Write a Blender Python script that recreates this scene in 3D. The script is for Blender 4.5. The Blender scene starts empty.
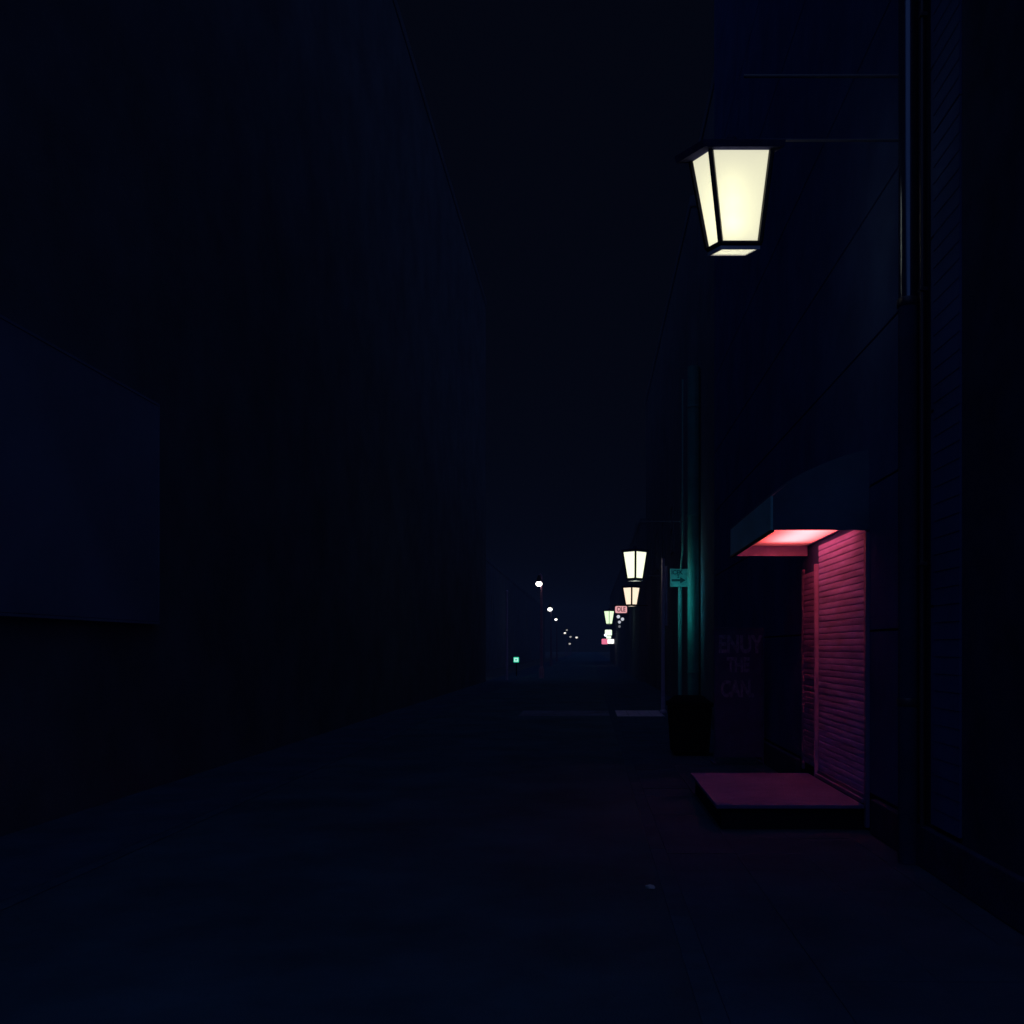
import bpy, bmesh, math, random
from mathutils import Vector
random.seed(7)
C = bpy.context.scene.collection
R = math.radians

# ---------------------------------------------------------------- materials
def pmat(name, col, rough=0.6, metal=0.0, var=0.25, scale=4.0, bump=0.0, bscale=60.0, spec=0.5, stretch=(1, 1, 1)):
    m = bpy.data.materials.new(name); m.use_nodes = True
    nt = m.node_tree; b = nt.nodes['Principled BSDF']
    b.inputs['Roughness'].default_value = rough
    b.inputs['Metallic'].default_value = metal
    b.inputs['Specular IOR Level'].default_value = spec
    tc = nt.nodes.new('ShaderNodeTexCoord'); mp = nt.nodes.new('ShaderNodeMapping')
    mp.inputs['Scale'].default_value = stretch
    nt.links.new(tc.outputs['Object'], mp.inputs['Vector'])
    n = nt.nodes.new('ShaderNodeTexNoise'); n.inputs['Scale'].default_value = scale
    n.inputs['Detail'].default_value = 6; n.inputs['Roughness'].default_value = 0.65
    nt.links.new(mp.outputs['Vector'], n.inputs['Vector'])
    r = nt.nodes.new('ShaderNodeValToRGB')
    r.color_ramp.elements[0].position = 0.3; r.color_ramp.elements[1].position = 0.72
    r.color_ramp.elements[0].color = tuple(c * (1 - var) for c in col) + (1,)
    r.color_ramp.elements[1].color = tuple(min(1, c * (1 + var)) for c in col) + (1,)
    nt.links.new(n.outputs['Fac'], r.inputs['Fac'])
    nt.links.new(r.outputs['Color'], b.inputs['Base Color'])
    mr = nt.nodes.new('ShaderNodeMapRange')
    mr.inputs['To Min'].default_value = max(0.03, rough - 0.12); mr.inputs['To Max'].default_value = min(1, rough + 0.12)
    nt.links.new(n.outputs['Fac'], mr.inputs['Value']); nt.links.new(mr.outputs['Result'], b.inputs['Roughness'])
    if bump:
        n2 = nt.nodes.new('ShaderNodeTexNoise'); n2.inputs['Scale'].default_value = bscale; n2.inputs['Detail'].default_value = 4
        nt.links.new(mp.outputs['Vector'], n2.inputs['Vector'])
        bp = nt.nodes.new('ShaderNodeBump'); bp.inputs['Strength'].default_value = bump; bp.inputs['Distance'].default_value = 0.02
        nt.links.new(n2.outputs['Fac'], bp.inputs['Height']); nt.links.new(bp.outputs['Normal'], b.inputs['Normal'])
    return m

def emat(name, col, strength):
    m = bpy.data.materials.new(name); m.use_nodes = True
    nt = m.node_tree; nt.nodes.clear()
    o = nt.nodes.new('ShaderNodeOutputMaterial'); e = nt.nodes.new('ShaderNodeEmission')
    e.inputs['Color'].default_value = tuple(col) + (1,); e.inputs['Strength'].default_value = strength
    nt.links.new(e.outputs[0], o.inputs['Surface'])
    return m

def opal(name, col, glow, trans):
    """opal glass: it glows a little and lets the bulb behind it shine through"""
    m = emat(name, col, glow); nt = m.node_tree
    e = next(n for n in nt.nodes if n.type == 'EMISSION'); o = next(n for n in nt.nodes if n.type == 'OUTPUT_MATERIAL')
    t = nt.nodes.new('ShaderNodeBsdfTranslucent'); t.inputs['Color'].default_value = tuple(trans) + (1,)
    a = nt.nodes.new('ShaderNodeAddShader')
    nt.links.new(e.outputs[0], a.inputs[0]); nt.links.new(t.outputs[0], a.inputs[1]); nt.links.new(a.outputs[0], o.inputs['Surface'])
    return m

M = dict(
    asphalt=pmat('asphalt', (0.042, 0.085, 0.132), 0.8, 0, 0.4, 0.8, 0.6, 90, spec=0.08),
    ground=pmat('earth', (0.05, 0.055, 0.08), 0.9, 0, 0.3, 0.3),
    paving=pmat('paving', (0.042, 0.076, 0.132), 0.85, 0, 0.3, 1.3, 0.4, 70, spec=0.03),
    kerb=pmat('kerb_stone', (0.042, 0.08, 0.132), 0.85, 0, 0.3, 2, 0.3, 60, spec=0.03),
    poolpaint=pmat('lamp_pool_paint', (0.60, 0.40, 0.62), 0.7, 0, 0.35, 5, 0.3, 80, spec=0.2),  # pale colour stands in for lamplight pooled on the pavement
    armmetal=pmat('arm_paint', (0.2, 0.19, 0.24), 0.5, 0.2, 0.2, 8),
    lamppole=pmat('lamp_pole_paint', (0.16, 0.12, 0.2), 0.6, 0, 0.2, 3, spec=0.2),
    leftwall=pmat('dark_left_render', (0.115, 0.13, 0.18), 0.9, 0, 0.25, 0.8, 0.3, 30, spec=0.03),
    poolfade=pmat('lamp_pool_fade', (0.15, 0.14, 0.24), 0.8, 0, 0.6, 1.6, 0.3, 80, spec=0.1),  # dimmer colour for the same painted light fading out over the road
    cladding=pmat('blue_cladding', (0.06, 0.105, 0.29), 0.8, 0, 0.25, 1.1, 0.12, 40, spec=0.0),
    claddingback=pmat('joint_shadow_board', (0.006, 0.014, 0.06), 0.9, 0, 0.2, spec=0.1),
    darkbay=pmat('dark_bay', (0.03, 0.05, 0.12), 0.8, 0, 0.3, 2, spec=0.0),
    plinth=pmat('plinth_stone', (0.03, 0.045, 0.12), 0.85, 0, 0.3, 5, 0.4, 50, spec=0.2),
    darkwall=pmat('dark_render', (0.135, 0.155, 0.22), 0.9, 0, 0.2, 0.8, 0.3, 30, spec=0.03),
    blackmetal=pmat('black_iron', (0.012, 0.011, 0.022), 0.45, 0.3, 0.3, 9),
    capmetal=pmat('lantern_cap_paint', (0.05, 0.052, 0.13), 0.7, 0.0, 0.3, 9, spec=0.0),
    greymetal=pmat('pale_aluminium', (0.7, 0.68, 0.8), 0.4, 0.1, 0.15, 9),
    pipe=pmat('dark_glossy_pipe', (0.012, 0.020, 0.055), 0.18, 0.0, 0.2, 3, 0.0, 20, spec=1.0),
    conduit=pmat('conduit_paint', (0.05, 0.045, 0.075), 0.4, 0.2, 0.2, 3),
    teal=pmat('teal_pipe_paint', (0.07, 0.27, 0.27), 0.5, 0, 0.2, 3, 0.1, 30, spec=0.3),
    tealgrey=pmat('grey_teal_post', (0.16, 0.40, 0.42), 0.45, 0, 0.2, 3),
    signplate=pmat('sign_plate_teal', (0.15, 0.38, 0.40), 0.5, 0, 0.3, 9),
    signink=pmat('sign_ink', (0.008, 0.05, 0.07), 0.6, 0, 0.1),
    slat=pmat('lilac_shutter', (0.30, 0.31, 0.74), 0.75, 0.0, 0.35, 2.6, 0.12, 12, stretch=(1, 0.4, 3), spec=0.05),
    slatfar=pmat('lilac_shutter_old', (0.26, 0.2, 0.48), 0.7, 0.0, 0.3, 2.6, 0.1, 30, spec=0.1),
    rail=pmat('mauve_rail', (0.34, 0.28, 0.6), 0.5, 0.0, 0.15, 4, spec=0.2),
    jamb=pmat('mauve_frame', (0.2, 0.16, 0.36), 0.65, 0, 0.2, 4, spec=0.2),
    awning=pmat('awning_sheet', (0.07, 0.15, 0.28), 0.6, 0, 0.25, 1.5, spec=0.15),
    fascia=pmat('awning_fascia_paint', (0.22, 0.66, 0.80), 0.5, 0, 0.2, 1.2),
    valancein=pmat('awning_lining', (0.50, 0.40, 0.75), 0.7, 0, 0.2, 3),
    slab=pmat('step_slab', (0.14, 0.13, 0.33), 0.75, 0, 0.22, 2.5, 0.3, 50, spec=0.08),
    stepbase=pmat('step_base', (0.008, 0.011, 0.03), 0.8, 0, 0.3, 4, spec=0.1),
    board=pmat('sign_board_paint', (0.06, 0.08, 0.20), 0.75, 0, 0.25, 3, spec=0.03),
    letters=pmat('board_letter_paint', (0.16, 0.19, 0.36), 0.8, 0, 0.6, 14, spec=0.03),
    bin=pmat('bin_dark', (0.008, 0.010, 0.014), 0.8, 0, 0.3, 6, spec=0.03),
    panel=pmat('blank_panel_paint', (0.155, 0.20, 0.34), 0.8, 0, 0.25, 0.45, spec=0.05),
    mauvepole=pmat('mauve_pole_paint', (0.55, 0.38, 0.60), 0.5, 0, 0.2, 3),
    redpole=pmat('red_brown_pole_paint', (0.5, 0.24, 0.36), 0.5, 0, 0.2, 3),
    glass=pmat('dark_glass', (0.10, 0.12, 0.19), 0.4, 0, 0.1, spec=0.2),
    paper=pmat('litter_paper', (0.45, 0.47, 0.55), 0.8, 0, 0.2, 30),
    redink=pmat('red_letters', (0.7, 0.12, 0.16), 0.6, 0, 0.1),
)

M['pipe'].node_tree.nodes['Principled BSDF'].inputs['IOR'].default_value = 1.85
M['pipe'].node_tree.nodes['Principled BSDF'].inputs['Specular Tint'].default_value = (0.55, 0.68, 1.0, 1)

# ---------------------------------------------------------------- mesh building
class MB:
    def __init__(s): s.bm = bmesh.new()
    def hexa(s, p):            # 8 corners: bottom ring 0-3, top ring 4-7
        v = [s.bm.verts.new(q) for q in p]
        for f in ((3, 2, 1, 0), (4, 5, 6, 7), (0, 1, 5, 4), (1, 2, 6, 5), (2, 3, 7, 6), (3, 0, 4, 7)):
            s.bm.faces.new([v[i] for i in f])
        return s
    def box(s, x0, x1, y0, y1, z0, z1):
        return s.hexa([(x0, y0, z0), (x1, y0, z0), (x1, y1, z0), (x0, y1, z0), (x0, y0, z1), (x1, y0, z1), (x1, y1, z1), (x0, y1, z1)])
    def prism(s, poly, z0, z1):
        a = [s.bm.verts.new((x, y, z0)) for x, y in poly]; b = [s.bm.verts.new((x, y, z1)) for x, y in poly]
        n = len(poly); s.bm.faces.new(a[::-1]); s.bm.faces.new(b)
        for i in range(n): s.bm.faces.new((a[i], a[(i + 1) % n], b[(i + 1) % n], b[i]))
        return s
    def loft(s, rings, cap=True):
        vs = [[s.bm.verts.new(q) for q in r] for r in rings]; n = len(vs[0])
        for r0, r1 in zip(vs, vs[1:]):
            for i in range(n): s.bm.faces.new((r0[i], r0[(i + 1) % n], r1[(i + 1) % n], r1[i]))
        if cap: s.bm.faces.new(vs[0][::-1]); s.bm.faces.new(vs[-1])
        return s
    def tube(s, pts, rad, n=16):
        pts = [Vector(p) for p in pts]
        if not isinstance(rad, (list, tuple)): rad = [rad] * len(pts)
        rings = []
        for i, p in enumerate(pts):
            d = (pts[min(i + 1, len(pts) - 1)] - pts[max(i - 1, 0)]).normalized()
            u = d.cross(Vector((0, 1, 0)) if abs(d.y) < 0.9 else Vector((1, 0, 0))).normalized(); w = d.cross(u)
            rings.append([p + rad[i] * (math.cos(a) * u + math.sin(a) * w) for a in [2 * math.pi * k / n for k in range(n)]])
        return s.loft(rings)
    def lathe(s, prof, c=(0, 0, 0), n=20):   # (r, z) from bottom to top
        return s.loft([[(c[0] + r * math.cos(2 * math.pi * k / n), c[1] + r * math.sin(2 * math.pi * k / n), c[2] + z) for k in range(n)] for r, z in prof])
    def build(s, name, mat, parent=None, bevel=0.0, smooth=False, origin=None):
        if bevel:
            bmesh.ops.bevel(s.bm, geom=s.bm.edges[:], offset=bevel, segments=2, affect='EDGES', profile=0.6, clamp_overlap=True)
        bmesh.ops.recalc_face_normals(s.bm, faces=s.bm.faces[:])
        me = bpy.data.meshes.new(name)
        if origin is not None and parent is None:
            bmesh.ops.translate(s.bm, verts=s.bm.verts[:], vec=-Vector(origin))
        elif parent is not None:
            bmesh.ops.translate(s.bm, verts=s.bm.verts[:], vec=-world(parent))
        s.bm.to_mesh(me); s.bm.free()
        if smooth:
            me.polygons.foreach_set('use_smooth', [True] * len(me.polygons))
            try: me.set_sharp_from_angle(angle=R(35))
            except Exception: pass
        me.materials.append(M[mat] if isinstance(mat, str) else mat)
        o = bpy.data.objects.new(name, me); C.objects.link(o)
        if origin is not None and parent is None: o.location = origin
        o.parent = parent
        return o

def world(o):
    v = Vector((0, 0, 0))
    while o is not None: v = v + o.location; o = o.parent
    return v

def thing(name, loc, label, cat, group=None):
    o = bpy.data.objects.new(name, None); o.empty_display_size = 0.1; C.objects.link(o); o.location = loc
    return tag(o, label, cat, group)
def tag(o, label, cat, group=None):
    o['label'] = label; o['category'] = cat
    if group: o['group'] = group
    return o
def struct(o): o['kind'] = 'structure'; return o

def text(name, s, loc, size, mat, parent, rot=(R(90), 0, 0), sx=1.0, ext=0.003, off=0.0):
    cu = bpy.data.curves.new(name, 'FONT'); cu.body = s; cu.size = size; cu.align_x = 'CENTER'; cu.align_y = 'CENTER'
    cu.extrude = ext; cu.offset = off
    o = bpy.data.objects.new(name, cu); C.objects.link(o)
    dg = bpy.context.evaluated_depsgraph_get()
    me = bpy.data.meshes.new_from_object(o.evaluated_get(dg))
    bpy.data.objects.remove(o)
    o = bpy.data.objects.new(name, me); C.objects.link(o)
    me.materials.clear(); me.materials.append(M[mat] if isinstance(mat, str) else mat)
    o.parent = parent; o.location = Vector(loc) - world(parent); o.rotation_euler = rot; o.scale = (sx, 1, 1)
    return o

# ---------------------------------------------------------------- ground
struct(MB().box(-58, 58, -8, 425, -0.6, -0.115).build('ground', 'ground'))
struct(MB().box(-3.6, 0.48, -6, 400, -0.113, -0.008).build('road', 'asphalt'))
def slabs(x0, x1, y0, y1, nx, step, gap=0.004):
    b = MB(); w = (x1 - x0) / nx; y = y0
    while y < y1:
        for i in range(nx):
            h = random.uniform(-0.002, 0.002)
            b.box(x0 + i * w + gap / 2, x0 + (i + 1) * w - gap / 2, y + gap / 2, min(y + step, y1) - gap / 2, -0.09, h - 0.003)
        y += step
    return b
b = slabs(0.60, 2.75, -6, 46, 4, 0.6); b.box(0.60, 2.75, -6, 400, -0.11, -0.012)
struct(b.build('pavement', 'paving'))
b = MB()
y = -6.0
while y < 60:
    b.box(0.4805, 0.5995, y + 0.003, y + 0.997, -0.11, -0.002); y += 1.0
b.box(0.4805, 0.5995, 60, 400, -0.11, -0.002)
struct(b.build('kerb', 'kerb', bevel=0.002))
b = MB().box(-5.0, -3.72, -6, 400, -0.11, -0.001)
struct(b.build('pavement', 'paving'))
struct(MB().box(-3.7195, -3.6005, -6, 400, -0.11, -0.003).build('kerb', 'kerb'))
# second lantern's pool of light, painted as pale paving and a dimmer road band
struct(MB().box(-1.7, 0.47, 23.6, 25.6, -0.0065, -0.003).build('lamp_pool_band', 'poolfade'))
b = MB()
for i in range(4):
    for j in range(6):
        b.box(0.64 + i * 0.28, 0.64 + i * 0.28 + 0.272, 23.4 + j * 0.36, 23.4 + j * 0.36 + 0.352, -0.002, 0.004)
struct(b.build('lamp_pool_paving', 'poolpaint', bevel=0.001))

# ---------------------------------------------------------------- near building on the right
X = 2.46
shop = thing('shop_building', (X, 9, 0), 'dark blue panelled shop front along the right side of the pavement', 'building')
wall = MB().box(X + 0.016, 9.0, 1.5, 19.8, -0.1, 17.0).build('wall', 'claddingback', shop)
b = MB()
def band(y0, y1, zs):
    for z0, z1 in zip(zs, zs[1:]):
        b.box(X, X + 0.0155, y0, y1, z0 + 0.010, z1 - 0.010)
for y0, y1 in ((7.45, 11.6), (11.61, 15.4), (15.41, 19.8)):
    band(y0, y1, [0.32, 1.75, 3.02, 4.28, 5.44, 6.9, 9.0, 11.0, 13.0, 15.0, 17.0])
band(7.14, 7.22, [0.32, 1.9, 3.3, 4.55, 5.77, 7.4, 9.4, 11.4, 14.0, 17.0])
b.build('cladding', 'cladding', shop, bevel=0.003)
# pilaster with narrow boards between the pipe and the dark bay
b = MB(); z = 0.34; k = 0
while z < 16.8:
    b.hexa([(X - 0.016, 6.62, z), (X + 0.014, 6.62, z), (X + 0.014, 7.12, z), (X - 0.016, 7.12, z),
            (X - 0.012, 6.62, z + 0.118), (X + 0.014, 6.62, z + 0.117), (X + 0.014, 7.12, z + 0.117), (X - 0.012, 7.12, z + 0.118)])
    z += 0.12 if abs(z - 5.14) > 0.07 else 0.128
b.build('pilaster', 'cladding', shop)
MB().box(X - 0.004, X + 0.0155, 1.5, 6.60, 0.3, 17.0).build('side_bay', 'darkbay', shop)
MB().box(X - 0.05, X + 0.0155, 1.5, 8.60, 0.0, 0.30).box(X - 0.05, X + 0.0155, 11.75, 19.8, 0.0, 0.30).build('plinth', 'plinth', shop, bevel=0.01)
MB().box(X - 0.10, X + 0.3, 1.5, 19.9, 17.0, 17.3).build('cornice', 'darkwall', shop, bevel=0.02)

# roller shutters in the shop front
def shutter(y0, y1, z0, z1, mat, label, pitch=0.063):
    prof = [(-0.014, 0.0), (-0.0215, 0.006), (-0.0235, 0.022), (-0.0240, 0.050), (-0.0225, 0.071), (-0.014, 0.075)]
    bm = MB(); pts = []; z = z0
    while z + pitch <= z1 + 1e-6:
        pts += [(X + dx, z + dz * pitch / 0.078) for dx, dz in prof]; z += pitch
    pts.append((X - 0.002, z))
    a = [bm.bm.verts.new((x, y0, zz)) for x, zz in pts]; c = [bm.bm.verts.new((x, y1, zz)) for x, zz in pts]
    for i in range(len(pts) - 1): bm.bm.faces.new((a[i], c[i], c[i + 1], a[i + 1]))
    o = bm.build('roller_shutter', mat, shop); o['label'] = label
    return o
shutter(8.86, 10.66, 0.30, 2.75, 'slat', 'near pink-lit roller shutter of horizontal slats')
shutter(10.88, 11.42, 0.30, 2.46, 'slatfar', 'narrow far roller shutter beyond the post')
MB().box(X - 0.036, X - 0.001, 8.785, 8.855, 0.02, 2.62).build('door_jamb', 'jamb', shop, bevel=0.004)
MB().box(X - 0.055, X - 0.001, 10.70, 10.745, 0.22, 2.50).build('guide_rail', 'rail', shop, bevel=0.006)
MB().box(X - 0.035, X - 0.001, 10.79, 10.84, 0.22, 2.50).build('guide_rail', 'rail', shop, bevel=0.004)
MB().box(X - 0.03, X - 0.001, 11.43, 11.50, 0.22, 2.50).build('door_jamb', 'jamb', shop, bevel=0.004)
MB().box(X - 0.055, X - 0.028, 8.86, 10.68, 0.226, 0.262).box(X - 0.03, X - 0.001, 8.86, 10.68, 0.226, 0.30).build('threshold', 'jamb', shop, bevel=0.004)

# step slab
stp = thing('door_step', (1.8, 9.9, 0), 'low pale slab step glowing pink in front of the roller shutter', 'step')
MB().box(1.11, X - 0.052, 8.78, 11.04, 0.188, 0.222).build('slab', 'slab', stp, bevel=0.008)
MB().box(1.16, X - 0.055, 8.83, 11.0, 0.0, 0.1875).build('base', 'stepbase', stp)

# awning
aw = thing('awning', (2.0, 10.0, 2.64), 'dark blue box awning with pink lit ceiling over the shutter', 'awning')
A0, A1, XL = 8.80, 11.32, 1.59
top = [(XL, 2.96), (1.74, 3.065), (1.90, 3.155), (2.08, 3.235), (2.26, 3.30), (X - 0.002, 3.355)]
def skin(y0, y1, bm, t=0.02):
    out = top; inn = [(x, z - t) for x, z in top]
    for i in range(len(top) - 1):
        (xa, za), (xb, zb) = out[i], out[i + 1]; (xc, zc), (xd, zd) = inn[i], inn[i + 1]
        bm.hexa([(xc, y0, zc), (xd, y0, zd), (xd, y1, zd), (xc, y1, zc), (xa, y0, za), (xb, y0, zb), (xb, y1, zb), (xa, y1, za)])
bm = MB(); skin(A0, A1, bm); bm.build('roof', 'awning', aw)
def end(y0, y1, name):
    poly = [(XL + 0.021, 2.64)] + [(x if i else XL + 0.021, z - 0.021) for i, (x, z) in enumerate(top)] + [(X - 0.002, 2.64)]
    m = MB(); a = [m.bm.verts.new((x, y0, z)) for x, z in poly]; c = [m.bm.verts.new((x, y1, z)) for x, z in poly]; n = len(poly)
    m.bm.faces.new(a); m.bm.faces.new(c[::-1])
    for i in range(n): m.bm.faces.new((a[i], a[(i + 1) % n], c[(i + 1) % n], c[i]))
    return m.build('end_panel', name, aw)
end(A0 + 0.001, A0 + 0.024, 'awning')
end(A1 - 0.024, A1 - 0.001, 'valancein')
MB().box(XL, XL + 0.020, A0, A1, 2.64, 2.938).build('fascia', 'fascia', aw)
# dark edge trim along the lower rim
MB().box(XL - 0.008, XL + 0.030, A0 - 0.008, A1 + 0.004, 2.622, 2.6385).build('rim_trim', 'blackmetal', aw)
pinkglass = opal('pink_diffuser', (1.0, 0.26, 0.34), 0.03, (0.95, 0.46, 0.48))
MB().box(XL + 0.022, X - 0.03, A0 + 0.026, A1 - 0.026, 2.755, 2.762).build('ceiling_light', pinkglass, aw)
MB().box(X - 0.029, X - 0.004, A0 + 0.026, A1 - 0.026, 2.752, 2.765).build('ceiling_board', 'valancein', aw)
la = bpy.data.lights.new('awning_tubes', 'AREA'); la.shape = 'RECTANGLE'; la.size = 0.34; la.size_y = 1.7
la.color = (1.0, 0.44, 0.44); la.energy = 22.0
lo = bpy.data.objects.new('awning_tubes', la); C.objects.link(lo); lo.parent = aw; lo.location = Vector((2.16, 10.05, 2.92)) - world(aw)

# ---------------------------------------------------------------- drainpipes and conduit
dp = thing('drainpipe', (X - 0.085, 7.45, 0), 'thick dark glossy drainpipe beside the large lantern on the right wall', 'drainpipe')
MB().tube([(X - 0.088, 7.45, 4.171), (X - 0.088, 7.45, 16.9)], 0.072, 32).build('pipe', 'pipe', dp, smooth=True)
MB().tube([(X - 0.088, 7.45, 0.0), (X - 0.088, 7.45, 4.169)], 0.074, 32).build('lower_pipe', 'darkbay', dp, smooth=True)
for z in (1.2, 4.17, 7.3):
    m = MB().lathe([(0.079, -0.03), (0.084, -0.02), (0.084, 0.02), (0.079, 0.03)], (X - 0.088, 7.45, z), 32); m.box(X - 0.03, X - 0.001, 7.42, 7.48, z - 0.02, z + 0.02)
    m.build('pipe_bracket', 'conduit', dp, smooth=True)
cd = thing('conduit', (X - 0.035, 7.30, 0), 'thin dark conduit right of the thick glossy drainpipe', 'conduit')
MB().tube([(X - 0.036, 7.30, 0.30), (X - 0.036, 7.30, 16.9)], 0.018, 16).build('pipe', 'conduit', cd, smooth=True)
for z in (2.2, 4.2, 6.2): MB().box(X - 0.058, X - 0.001, 7.27, 7.33, z, z + 0.03).build('clip', 'conduit', cd, bevel=0.004)

tp = thing('drainpipe', (2.58, 24.9, 0), 'thick teal drainpipe glowing at the corner behind the small arrow sign', 'drainpipe')
MB().tube([(2.58, 24.9, 0.0), (2.58, 24.9, 8.6)], 0.15, 32).build('pipe', 'teal', tp, smooth=True)
for z in (1.0, 4.9, 7.6):
    m = MB().lathe([(0.157, -0.03), (0.163, -0.02), (0.163, 0.02), (0.157, 0.03)], (2.58, 24.9, z), 32); m.box(2.72, 2.745, 24.86, 24.94, z - 0.02, z + 0.02)
    m.build('pipe_bracket', 'teal', tp, smooth=True)

# arrow sign on its slim post
sp = thing('arrow_sign', (2.28, 25.3, 0), 'small square teal sign with arrow on a slim pale post', 'sign')
MB().tube([(2.28, 25.3, 0.0), (2.28, 25.3, 3.15)], 0.055, 20).build('post', 'tealgrey', sp, smooth=True)
MB().tube([(2.30, 25.33, 3.15), (2.30, 25.33, 3.62), (2.345, 25.33, 4.1), (2.35, 25.33, 8.4)], 0.024, 12).build('cable', 'tealgrey', sp, smooth=True)
MB().box(2.016, 2.47, 25.17, 25.195, 3.14, 3.595).build('plate', 'signplate', sp, bevel=0.006)
MB().box(2.22, 2.34, 25.196, 25.28, 3.22, 3.42).build('bracket', 'tealgrey', sp)
text('lettering', 'ICEK', (2.19, 25.167, 3.50), 0.15, 'signink', sp, sx=0.9, off=0.004)
text('lettering', '2', (2.22, 25.167, 3.40), 0.10, 'signink', sp, off=0.003)
m = MB()
def flat(m, pts, y0, y1):
    a = [m.bm.verts.new((x, y0, z)) for x, z in pts]; c = [m.bm.verts.new((x, y1, z)) for x, z in pts]; n = len(pts)
    m.bm.faces.new(a); m.bm.faces.new(c[::-1])
    for i in range(n): m.bm.faces.new((a[i], a[(i + 1) % n], c[(i + 1) % n], c[i]))
flat(m, [(2.05, 3.335), (2.27, 3.335), (2.27, 3.385), (2.41, 3.305), (2.27, 3.225), (2.27, 3.275), (2.05, 3.275)], 25.163, 25.169)
m.build('arrow', 'signink', sp)

# slim post; the unseen light strip on it is added to light the pipes teal
LX, LY = 1.80, 24.6
lp = thing('slim_post', (LX, LY, 0), 'slim mauve post with an added light strip, beside the pale pavement band', 'light post')
MB().tube([(LX, LY, 0.0), (LX, LY, 3.80)], [0.05, 0.04], 18).build('post', 'mauvepole', lp, smooth=True)
MB().lathe([(0.09, 0.0), (0.09, 0.05), (0.055, 0.09)], (LX, LY, 0.0), 18).build('base', 'mauvepole', lp, smooth=True)
d = Vector((0.93, 0.36, 0)).normalized(); p = Vector((-d.y, d.x, 0)); c0 = Vector((LX, LY, 0)) + d * 0.055
def rbox(m, c, u0, u1, v0, v1, z0, z1):
    q = [c + d * a + p * e for a, e in ((u0, v0), (u1, v0), (u1, v1), (u0, v1))]
    m.hexa([(w.x, w.y, z0) for w in q] + [(w.x, w.y, z1) for w in q])
m = MB(); rbox(m, c0, -0.005, 0.004, -0.045, 0.045, 2.15, 3.62); rbox(m, c0, 0.0045, 0.04, -0.045, -0.036, 2.15, 3.62); rbox(m, c0, 0.0045, 0.04, 0.036, 0.045, 2.15, 3.62)
m.build('added_housing', 'mauvepole', lp)
m = MB(); rbox(m, c0, 0.008, 0.016, -0.030, 0.030, 2.2, 3.58); m.build('added_light_strip', emat('added_teal_light', (0.10, 0.95, 0.92), 11.0), lp)  # added emitter, hidden from the camera, for the teal glow

# standing board with lettering
bd = thing('sign_board', (2.03, 13.7, 0), 'tall dark standing board with three faint lines of lettering', 'sign board')
MB().box(1.72, 2.36, 13.70, 13.74, 0.10, 1.86).build('panel', 'board', bd, bevel=0.006)
m = MB().box(1.70, 1.7185, 13.69, 13.75, 0.0, 1.88).box(2.3615, 2.38, 13.69, 13.75, 0.0, 1.88).box(1.7187, 2.3613, 13.69, 13.75, 1.8615, 1.88)
m.build('frame', 'board', bd)
MB().box(1.69, 1.735, 13.76, 14.10, 0.0, 0.03).build('foot', 'board', bd, bevel=0.005); MB().box(2.345, 2.39, 13.76, 14.10, 0.0, 0.03).build('foot', 'board', bd, bevel=0.005)
for s, x, z, size, sx in (('ENUY', 2.055, 1.64, 0.33, 0.70), ('THE', 2.03, 1.36, 0.27, 0.62), ('CAN.', 2.02, 1.03, 0.31, 0.62)):
    text('lettering', s, (x, 13.697, z), size, 'letters', bd, sx=sx, off=0.012)

# dark litter bin
bn = thing('litter_bin', (1.5, 15.1, 0), 'squat black litter bin below the glowing teal pipes', 'bin')
MB().loft([[(1.5 + sx * w, 15.1 + sy * w, z) for sx, sy in ((-1, -1), (1, -1), (1, 1), (-1, 1))] for w, z in ((0.27, 0.04), (0.31, 0.72))]).build('body', 'bin', bn, bevel=0.02)
MB().box(1.17, 1.83, 14.77, 15.43, 0.725, 0.79).build('rim', 'bin', bn, bevel=0.015)
MB().loft([[(1.5 + sx * w, 15.1 + sy * w, z) for sx, sy in ((-1, -1), (1, -1), (1, 1), (-1, 1))] for w, z in ((0.30, 0.792), (0.20, 0.88))]).build('lid', 'bin', bn, bevel=0.015)
MB().box(1.27, 1.73, 14.87, 15.33, 0.0, 0.039).build('base', 'bin', bn)

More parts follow.
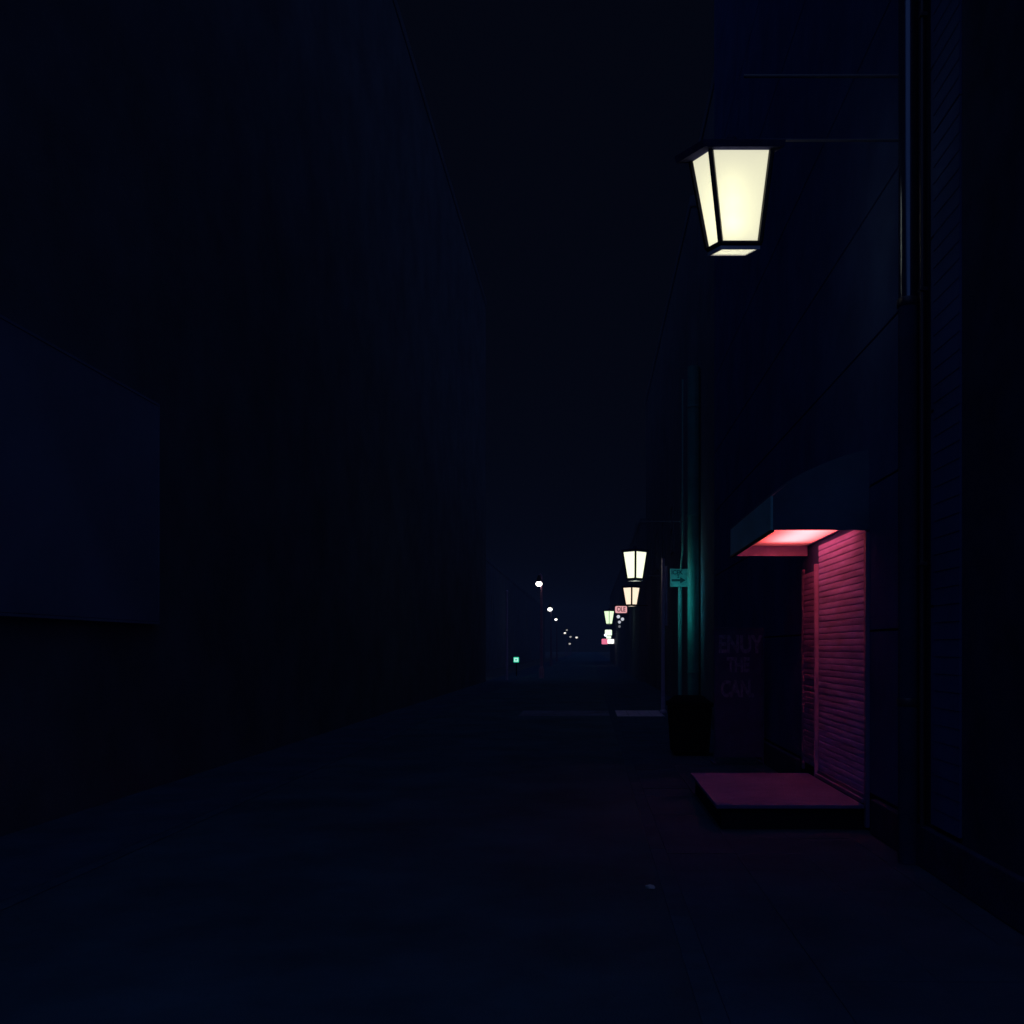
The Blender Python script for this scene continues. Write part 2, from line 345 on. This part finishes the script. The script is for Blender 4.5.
# ---------------------------------------------------------------- lanterns
def lantern(base, topp, botp, z0, z1, capp, pane_mat, label, group, bulb, arm, bar=0.016, lip=0.03, rod=None):
    """base (x, y): plan origin; topp / botp / capp: plan corners of the glass at the top and bottom and of the cap"""
    bx, by = base
    t = thing('lantern', (bx, by, z0), label, 'lantern', group)
    P = lambda q, z: Vector((bx + q[0], by + q[1], z))
    n = len(topp)
    cen = Vector((sum(q[0] for q in topp) / n, sum(q[1] for q in topp) / n))
    for i in range(n):
        j = (i + 1) % n
        T0, T1, B0, B1 = P(topp[i], z1), P(topp[j], z1), P(botp[i], z0), P(botp[j], z0)
        # glass: between the bars
        def lerp(a, b_, k): return a + (b_ - a) * k
        ft = bar * 0.75 / (T1 - T0).length; fb = bar * 0.75 / (B1 - B0).length
        tl, tr, bl, br = lerp(T0, T1, ft), lerp(T0, T1, 1 - ft), lerp(B0, B1, fb), lerp(B0, B1, 1 - fb)
        nrm = (T1 - T0).cross(B0 - T0).normalized()
        inward = P(cen, (z0 + z1) / 2) - (T0 + B1) / 2
        if nrm.dot(inward) < 0: nrm = -nrm
        k = nrm * 0.006
        m = MB(); m.hexa([bl, br, br + k, bl + k, tl, tr, tr + k, tl + k]); m.build('pane', pane_mat, t)
    m = MB()
    for i in range(n):
        T0, B0 = P(topp[i], z1), P(botp[i], z0); m.tube([B0, T0], bar, 6)
    m.build('corner_bars', 'blackmetal', t)
    m = MB()
    for i in range(n):
        j = (i + 1) % n; m.tube([P(botp[i], z0 - 0.004), P(botp[j], z0 - 0.004)], bar * 0.9, 6)
    m.build('bottom_rail', 'blackmetal', t)
    # cap: rim, low roof, knob
    g = lambda k, z: [(bx + (q[0] - cen.x) * k + cen.x, by + (q[1] - cen.y) * k + cen.y, z) for q in capp]
    MB().loft([g(1.0, z1 + 0.006), g(1.03, z1 + 0.062)]).build('cap_rim', 'capmetal', t, bevel=0.004)
    cc = P(cen, 0)
    m = MB().loft([g(0.98, z1 + 0.063), g(0.45, z1 + 0.105)]); m.lathe([(0.05, 0.1051), (0.05, 0.13), (0.03, 0.16)], (cc.x, cc.y, z1), 12)
    m.build('roof', 'capmetal', t)
    # bottom glass and its pale hanging lip
    h = lambda k, z: [(bx + (q[0] - cb.x) * k + cb.x, by + (q[1] - cb.y) * k + cb.y, z) for q in botp]
    cb = Vector((sum(q[0] for q in botp) / n, sum(q[1] for q in botp) / n))
    MB().loft([h(0.88, z0 - 0.044), h(0.88, z0 - 0.034)]).build('bottom_pane', pane_mat, t)
    m = MB(); o1, i1 = h(1.0, z0 - 0.018 - lip), h(0.885, z0 - 0.018 - lip); o2, i2 = h(1.0, z0 - 0.018), h(0.885, z0 - 0.018)
    for i in range(n):
        j = (i + 1) % n
        m.hexa([o1[i], o1[j], i1[j], i1[i], o2[i], o2[j], i2[j], i2[i]])
    m.build('bottom_lip', 'greymetal', t)
    # arm to the wall
    if arm:
        xa, za = arm
        m = MB().tube([(cc.x - 0.02, cc.y, za), (xa, cc.y, za)], 0.011, 10).tube([(cc.x, cc.y, z1 + 0.12), (cc.x, cc.y, za)], 0.012, 10)
        if rod: m.tube([(cc.x + 0.1, cc.y, rod), (xa, cc.y, rod)], 0.014, 10)
        m.box(xa - 0.02, xa - 0.001, cc.y - 0.05, cc.y + 0.05, za - 0.12, (rod or za) + 0.12)
        m.build('bracket', 'armmetal', t)
    for k, share in ((0.22, 0.45), (0.45, 0.35), (0.65, 0.2)) if bulb else ():
        l = bpy.data.lights.new('bulb', 'POINT'); l.shadow_soft_size = 0.045; l.color = bulb[1]; l.energy = bulb[0] * share
        lo = bpy.data.objects.new('bulb', l); C.objects.link(lo); lo.parent = t
        lo.location = Vector((P(cen, 0).x, P(cen, 0).y + 0.015, z0 + (z1 - z0) * k)) - world(t)
    return t
G = 'lanterns hung along the right pavement'
cream = opal('cream_opal_glass', (1.0, 0.97, 0.80), 0.44, (0.5, 0.5, 0.40))
lantern((1.165, 7.70), [(-0.235, 0), (0.235, 0), (0.105, 0.20), (-0.365, 0.20)],
        [(-0.155, 0.03), (0.150, 0.03), (0.065, 0.165), (-0.240, 0.165)], 4.735, 5.435,
        [(-0.29, -0.04), (0.325, -0.04), (0.16, 0.235), (-0.485, 0.225)], cream,
        'large cream four-sided lantern nearest the camera, high on the right', G, (3.6, (1.0, 0.98, 0.84)), (X, 5.56), 0.022, 0.034, 6.06)
def diamond(r, dx=0.0): return [(-r, 0), (0, -r), (r, 0), (0, r)]
pg = opal('pale_green_opal_glass', (0.96, 1.02, 0.78), 0.92, (0.3, 0.3, 0.26))
lantern((1.125, 25.0), diamond(0.30), diamond(0.195), 3.33, 3.99, diamond(0.34), pg,
        'pale greenish white lantern, second in size, left of the slim post', G, None, (2.75, 4.76), 0.026, 0.04)
pe = opal('peach_opal_glass', (1.0, 0.79, 0.60), 0.88, (0.3, 0.3, 0.28))
lantern((1.49, 36.0), diamond(0.305), diamond(0.20), 3.15, 3.76, diamond(0.34), pe,
        'peach coloured lantern hanging just below the greenish white one', G, None, (2.6, 4.2), 0.03)
mi = opal('mint_opal_glass', (0.76, 1.0, 0.66), 0.92, (0.3, 0.3, 0.25))
lantern((1.05, 55.0), diamond(0.275), diamond(0.16), 2.93, 3.62, diamond(0.30), mi,
        'small mint green lantern left of the pink lit sign', G, None, (2.4, 4.0))

# ---------------------------------------------------------------- lit signs far down the right side
def lit_sign(x, y, z, w, h, mat, label, wallx, s=None, group='lit signs far down the right side'):
    t = thing('lit_sign', (x, y, z), label, 'lit sign', group)
    MB().box(x - w / 2, x + w / 2, y - 0.08, y + 0.08, z - h / 2, z + h / 2).build('light_box', mat, t, bevel=0.07)
    MB().box(x - w / 2 - 0.03, x + w / 2 + 0.03, y - 0.075, y + 0.075, z + h / 2 + 0.001, z + h / 2 + 0.05).tube([(x + w / 2 + 0.03, y, z + h / 2 + 0.025), (wallx, y, z + h / 2 + 0.025)], 0.02, 8).build('bracket', 'blackmetal', t)
    if s: text('lettering', s, (x, y - 0.084, z), h * 0.95, 'redink', t, sx=0.75, off=0.006)
    return t
pink = emat('pink_sign_light', (1.0, 0.46, 0.50), 0.85)
white = emat('white_sign_light', (1.0, 0.98, 0.95), 1.6)
mint = emat('mint_sign_light', (0.85, 1.0, 0.8), 1.3)
hot = emat('hot_pink_sign_light', (1.0, 0.22, 0.38), 0.9)
lit_sign(1.40, 45.0, 3.33, 0.53, 0.31, pink, 'pink lit box sign with red letters below the peach lantern', 2.6, 'OLE')
lit_sign(1.66, 90.0, 2.98, 0.62, 0.52, mint, 'upper mint white lit sign in the far bright cluster', 2.4)
lit_sign(1.42, 96.0, 2.22, 0.60, 0.52, hot, 'hot pink lit sign at the bottom of the far bright cluster', 2.4)
lit_sign(1.95, 94.0, 2.22, 0.62, 0.42, white, 'lower white lit sign in the far bright cluster', 2.4)
lit_sign(1.72, 92.0, 2.58, 0.45, 0.24, mint, 'narrow mint white lit sign between others in the far bright cluster', 2.4)
def globe(x, y, z, r, label, strength, wallx):
    t = thing('globe_lamp', (x, y, z), label, 'lamp', 'small white lamps along the far right wall')
    MB().lathe([(r * math.sin(a), -r * math.cos(a)) for a in [math.pi * (k + 0.02) / 10.4 for k in range(11)]], (x, y, z), 14).build('globe', emat('lamp_light', (0.85, 0.88, 1.0), strength), t, smooth=True)
    MB().tube([(x, y, z + r), (x, y, z + r + 0.12), (wallx, y, z + r + 0.12)], 0.015, 8).build('bracket', 'blackmetal', t)
globe(1.70, 60, 3.48, 0.10, 'small white globe lamp just below the pink lit sign', 0.8, 2.4)
globe(1.98, 61, 3.36, 0.10, 'small white globe lamp right of another below pink sign', 0.7, 2.4)
globe(2.18, 74, 3.52, 0.11, 'round white globe lamp in the middle of the hanging row', 0.6, 2.4)
globe(2.30, 78, 3.28, 0.10, 'dimmest lowest globe lamp of the hanging row', 0.18, 2.4)
globe(1.40, 90, 2.76, 0.13, 'bright white globe lamp left in the far bright cluster', 1.8, 2.4)

# ---------------------------------------------------------------- far right buildings
def block(x0, x1, y0, y1, h, face, label, rows, step, paint='darkwall'):
    """a plain house: wall, cornice, windows on the face that looks on to the street"""
    t = thing('terraced_building', ((x0 + x1) / 2, (y0 + y1) / 2, 0), label, 'building')
    MB().box(x0, x1, y0, y1, -0.1, h).build('wall', paint, t)
    MB().box(x0 - 0.03, x1 + 0.03, y0 - 0.03, y1 + 0.03, h + 0.001, h + 0.3).build('cornice', paint, t, bevel=0.03)
    s = -1 if face < (x0 + x1) / 2 else 1
    y = y0 + step * 0.5
    while y + 1.1 < y1 and step:
        for z in rows:
            a, b_ = sorted((face + s * 0.002, face + s * 0.05)); f = MB()
            f.box(a, b_, y, y + 0.08, z, z + 1.5).box(a, b_, y + 1.0, y + 1.08, z, z + 1.5).box(a, b_, y + 0.081, y + 0.999, z, z + 0.08).box(a, b_, y + 0.081, y + 0.999, z + 1.42, z + 1.5).box(a, b_, y + 0.081, y + 0.999, z + 0.72, z + 0.77)
            f = f.build('window', 'darkwall', t)
            a, b_ = sorted((face + s * 0.003, face + s * 0.012)); MB().box(a, b_, y + 0.082, y + 0.998, z + 0.082, z + 1.418).build('glass', 'glass', f)
        y += step
    return t
block(2.745, 9, 19.95, 25.58, 14.0, 2.745, 'dark blue unlit building behind the thick teal drainpipe', (6.0,), 0)
block(2.62, 9, 25.85, 47.0, 13.0, 2.62, 'dark unlit building behind the two middle lanterns on the right', (4.6,), 3.5)
block(2.40, 9, 47.5, 120, 7.5, 2.40, 'dark far building carrying the lit signs on the right', (4.4,), 9)
# left side
lb = block(-14, -5.0, 1.0, 48.0, 18, -5.0, 'black unlit building along the left side of the street', (5.6,), 0, 'leftwall')
block(-20, -7.6, 56, 170, 8, -7.6, 'dark far building behind the row of street lamps', (4.2,), 14)
bp = thing('blank_panel', (-4.97, 9.6, 3.1), 'large pale blank panel on the dark left wall', 'panel')
MB().box(-4.985, -4.93, 7.6, 11.42, 1.90, 4.36).build('sheet', 'panel', bp, bevel=0.004)
m = MB().box(-4.985, -4.926, 11.423, 11.45, 1.87, 4.39).box(-4.985, -4.926, 7.57, 7.597, 1.87, 4.39).box(-4.985, -4.926, 7.6, 11.42, 1.87, 1.897).box(-4.985, -4.926, 7.6, 11.42, 4.363, 4.39)
m.build('frame', 'panel', bp)

# ---------------------------------------------------------------- street lamps and poles on the left
def street_lamp(x, y, z, r, strength, label, pole='lamppole', zoff=0.10):
    t = thing('street_lamp', (x + zoff, y, 0), label, 'street lamp', 'street lamps along the left kerb')
    MB().tube([(x + zoff, y, -0.1), (x + zoff, y, z * 0.6), (x + zoff, y, z + r + 0.25), (x + zoff * 0.5, y, z + r + 0.38), (x, y, z + r + 0.30)], [0.09, 0.07, 0.055, 0.045, 0.04], 12).build('pole', pole, t, smooth=True)
    MB().lathe([(r * 1.15 * math.sin(a), -r * 0.9 * math.cos(a)) for a in [math.pi * (k + 0.02) / 10.4 for k in range(11)]], (x, y, z), 18).build('globe', emat('street_light', (1.0, 0.97, 0.90), strength), t, smooth=True)
    MB().lathe([(r * 1.0, r * 0.75), (r * 0.9, r + 0.05), (0.06, r + 0.30)], (x, y, z), 14).build('lamp_cap', 'blackmetal', t, smooth=True)
    MB().lathe([(0.14, -0.1), (0.14, 0.5), (0.09, 0.6)], (x + zoff, y, 0), 12).build('base', pole, t, smooth=True)
street_lamp(-2.70, 53, 5.0, 0.15, 6.0, 'nearest and largest of the white street lamps, on a reddish pole', 'redpole', 0.13)
street_lamp(-3.52, 88, 5.0, 0.18, 4.0, 'second white street lamp, smaller, right below the nearest one')
street_lamp(-4.05, 119, 4.99, 0.145, 2.6, 'third white street lamp along the receding left row')
street_lamp(-5.70, 227, 5.0, 0.22, 1.6, 'tiny white street lamp at the left end of the far cluster')
street_lamp(-4.40, 190, 5.0, 0.16, 0.35, 'dim street lamp just above the far white cluster')
street_lamp(-5.95, 305, 5.0, 0.27, 0.55, 'faint street lamp in the middle of the far cluster')
street_lamp(-4.35, 324, 5.0, 0.34, 1.3, 'tiny white street lamp at the right end of the far cluster')
street_lamp(-4.06, 200, 2.45, 0.20, 0.5, 'low faint street lamp hanging under the far cluster')
# slim unlit pole
up = thing('utility_pole', (-4.15, 50, 0), 'slim unlit mauve pole left of the nearest street lamp', 'pole')
MB().tube([(-4.15, 50, 0.0), (-4.15, 50, 4.4)], [0.06, 0.045], 12).build('post', 'mauvepole', up, smooth=True)
MB().lathe([(0.06, 0), (0.06, 0.04), (0.02, 0.09)], (-4.15, 50, 4.401), 12).build('pole_cap', 'mauvepole', up, smooth=True)
# low green lit sign with a white cross shape
gs = thing('green_light', (-4.2, 57, 0), 'small low green lit sign by the road on the left', 'lit sign')
MB().box(-4.23, -4.17, 57.07, 57.13, 0.0, 0.66).build('post', 'blackmetal', gs)
MB().box(-4.36, -4.06, 57.0, 57.14, 0.78, 1.08).build('light_box', emat('green_light', (0.04, 0.75, 0.45), 0.9), gs, bevel=0.03)
MB().box(-4.23, -4.17, 57.07, 57.13, 0.662, 0.779).build('collar', 'blackmetal', gs)
m = MB(); m.box(-4.32, -4.27, 56.985, 56.999, 0.83, 1.03).box(-4.15, -4.10, 56.985, 56.999, 0.83, 1.03).box(-4.269, -4.151, 56.985, 56.999, 0.83, 0.88).box(-4.269, -4.151, 56.985, 56.999, 0.98, 1.03)
m.build('ring_mark', emat('green_white_light', (0.6, 1.0, 0.92), 1.0), gs)

# litter on the road
m = MB(); bmesh.ops.create_icosphere(m.bm, subdivisions=2, radius=0.022)
for v in m.bm.verts: v.co = Vector((v.co.x * 1.5, v.co.y, v.co.z * 0.7)) * random.uniform(0.65, 1.25)
bmesh.ops.translate(m.bm, verts=m.bm.verts[:], vec=(0.40, 6.67, 0.006))
tag(m.build('crumpled_paper', 'paper', origin=(0.40, 6.67, -0.008)), 'tiny crumpled scrap of pale paper on the road', 'litter')

# ---------------------------------------------------------------- night light
w = bpy.data.worlds.new('World'); bpy.context.scene.world = w; w.use_nodes = True
bg = w.node_tree.nodes['Background']; bg.inputs['Color'].default_value = (0.20, 0.32, 0.90, 1); bg.inputs['Strength'].default_value = 0.0048
sl = bpy.data.lights.new('night_fill', 'SUN'); sl.energy = 0.38; sl.angle = R(110); sl.color = (0.23, 0.40, 1.0)  # broad blue fill added to lift the dark surfaces; no moon in view
so = bpy.data.objects.new('night_fill', sl); C.objects.link(so); so.rotation_euler = (R(24), R(5), 0); so.location = (0, 0, 30)

hz = MB().box(-60, 60, -10, 430, -1.7, 19.5).build('haze', 'ground'); hz['kind'] = 'stuff'
hm = bpy.data.materials.new('night_haze'); hm.use_nodes = True; hn = hm.node_tree; hn.nodes.clear()
ho = hn.nodes.new('ShaderNodeOutputMaterial'); hv = hn.nodes.new('ShaderNodeVolumePrincipled')
hv.inputs['Color'].default_value = (0.55, 0.68, 1.0, 1); hv.inputs['Density'].default_value = 0.0010; hv.inputs['Anisotropy'].default_value = 0.2
hn.links.new(hv.outputs[0], ho.inputs['Volume']); hz.data.materials.clear(); hz.data.materials.append(hm)

# ---------------------------------------------------------------- camera and render settings
cam = bpy.data.cameras.new('camera'); co = bpy.data.objects.new('camera', cam); C.objects.link(co)
co.location = (0, 0, 1.6); co.rotation_euler = (R(90), 0, 0)
cam.sensor_width = 36; cam.lens = 36 * 1000 / 1024; cam.shift_x = -78 / 1024; cam.shift_y = 136 / 1024
cam.clip_start = 0.05; cam.clip_end = 3000
sc = bpy.context.scene; sc.camera = co
sc.view_settings.view_transform = 'Standard'; sc.view_settings.look = 'None'; sc.view_settings.exposure = 0; sc.view_settings.gamma = 1
sc.render.engine = 'CYCLES'
sc.cycles.use_denoising = True
sc.cycles.max_bounces = 8; sc.cycles.diffuse_bounces = 4
sc.cycles.sample_clamp_indirect = 0.0
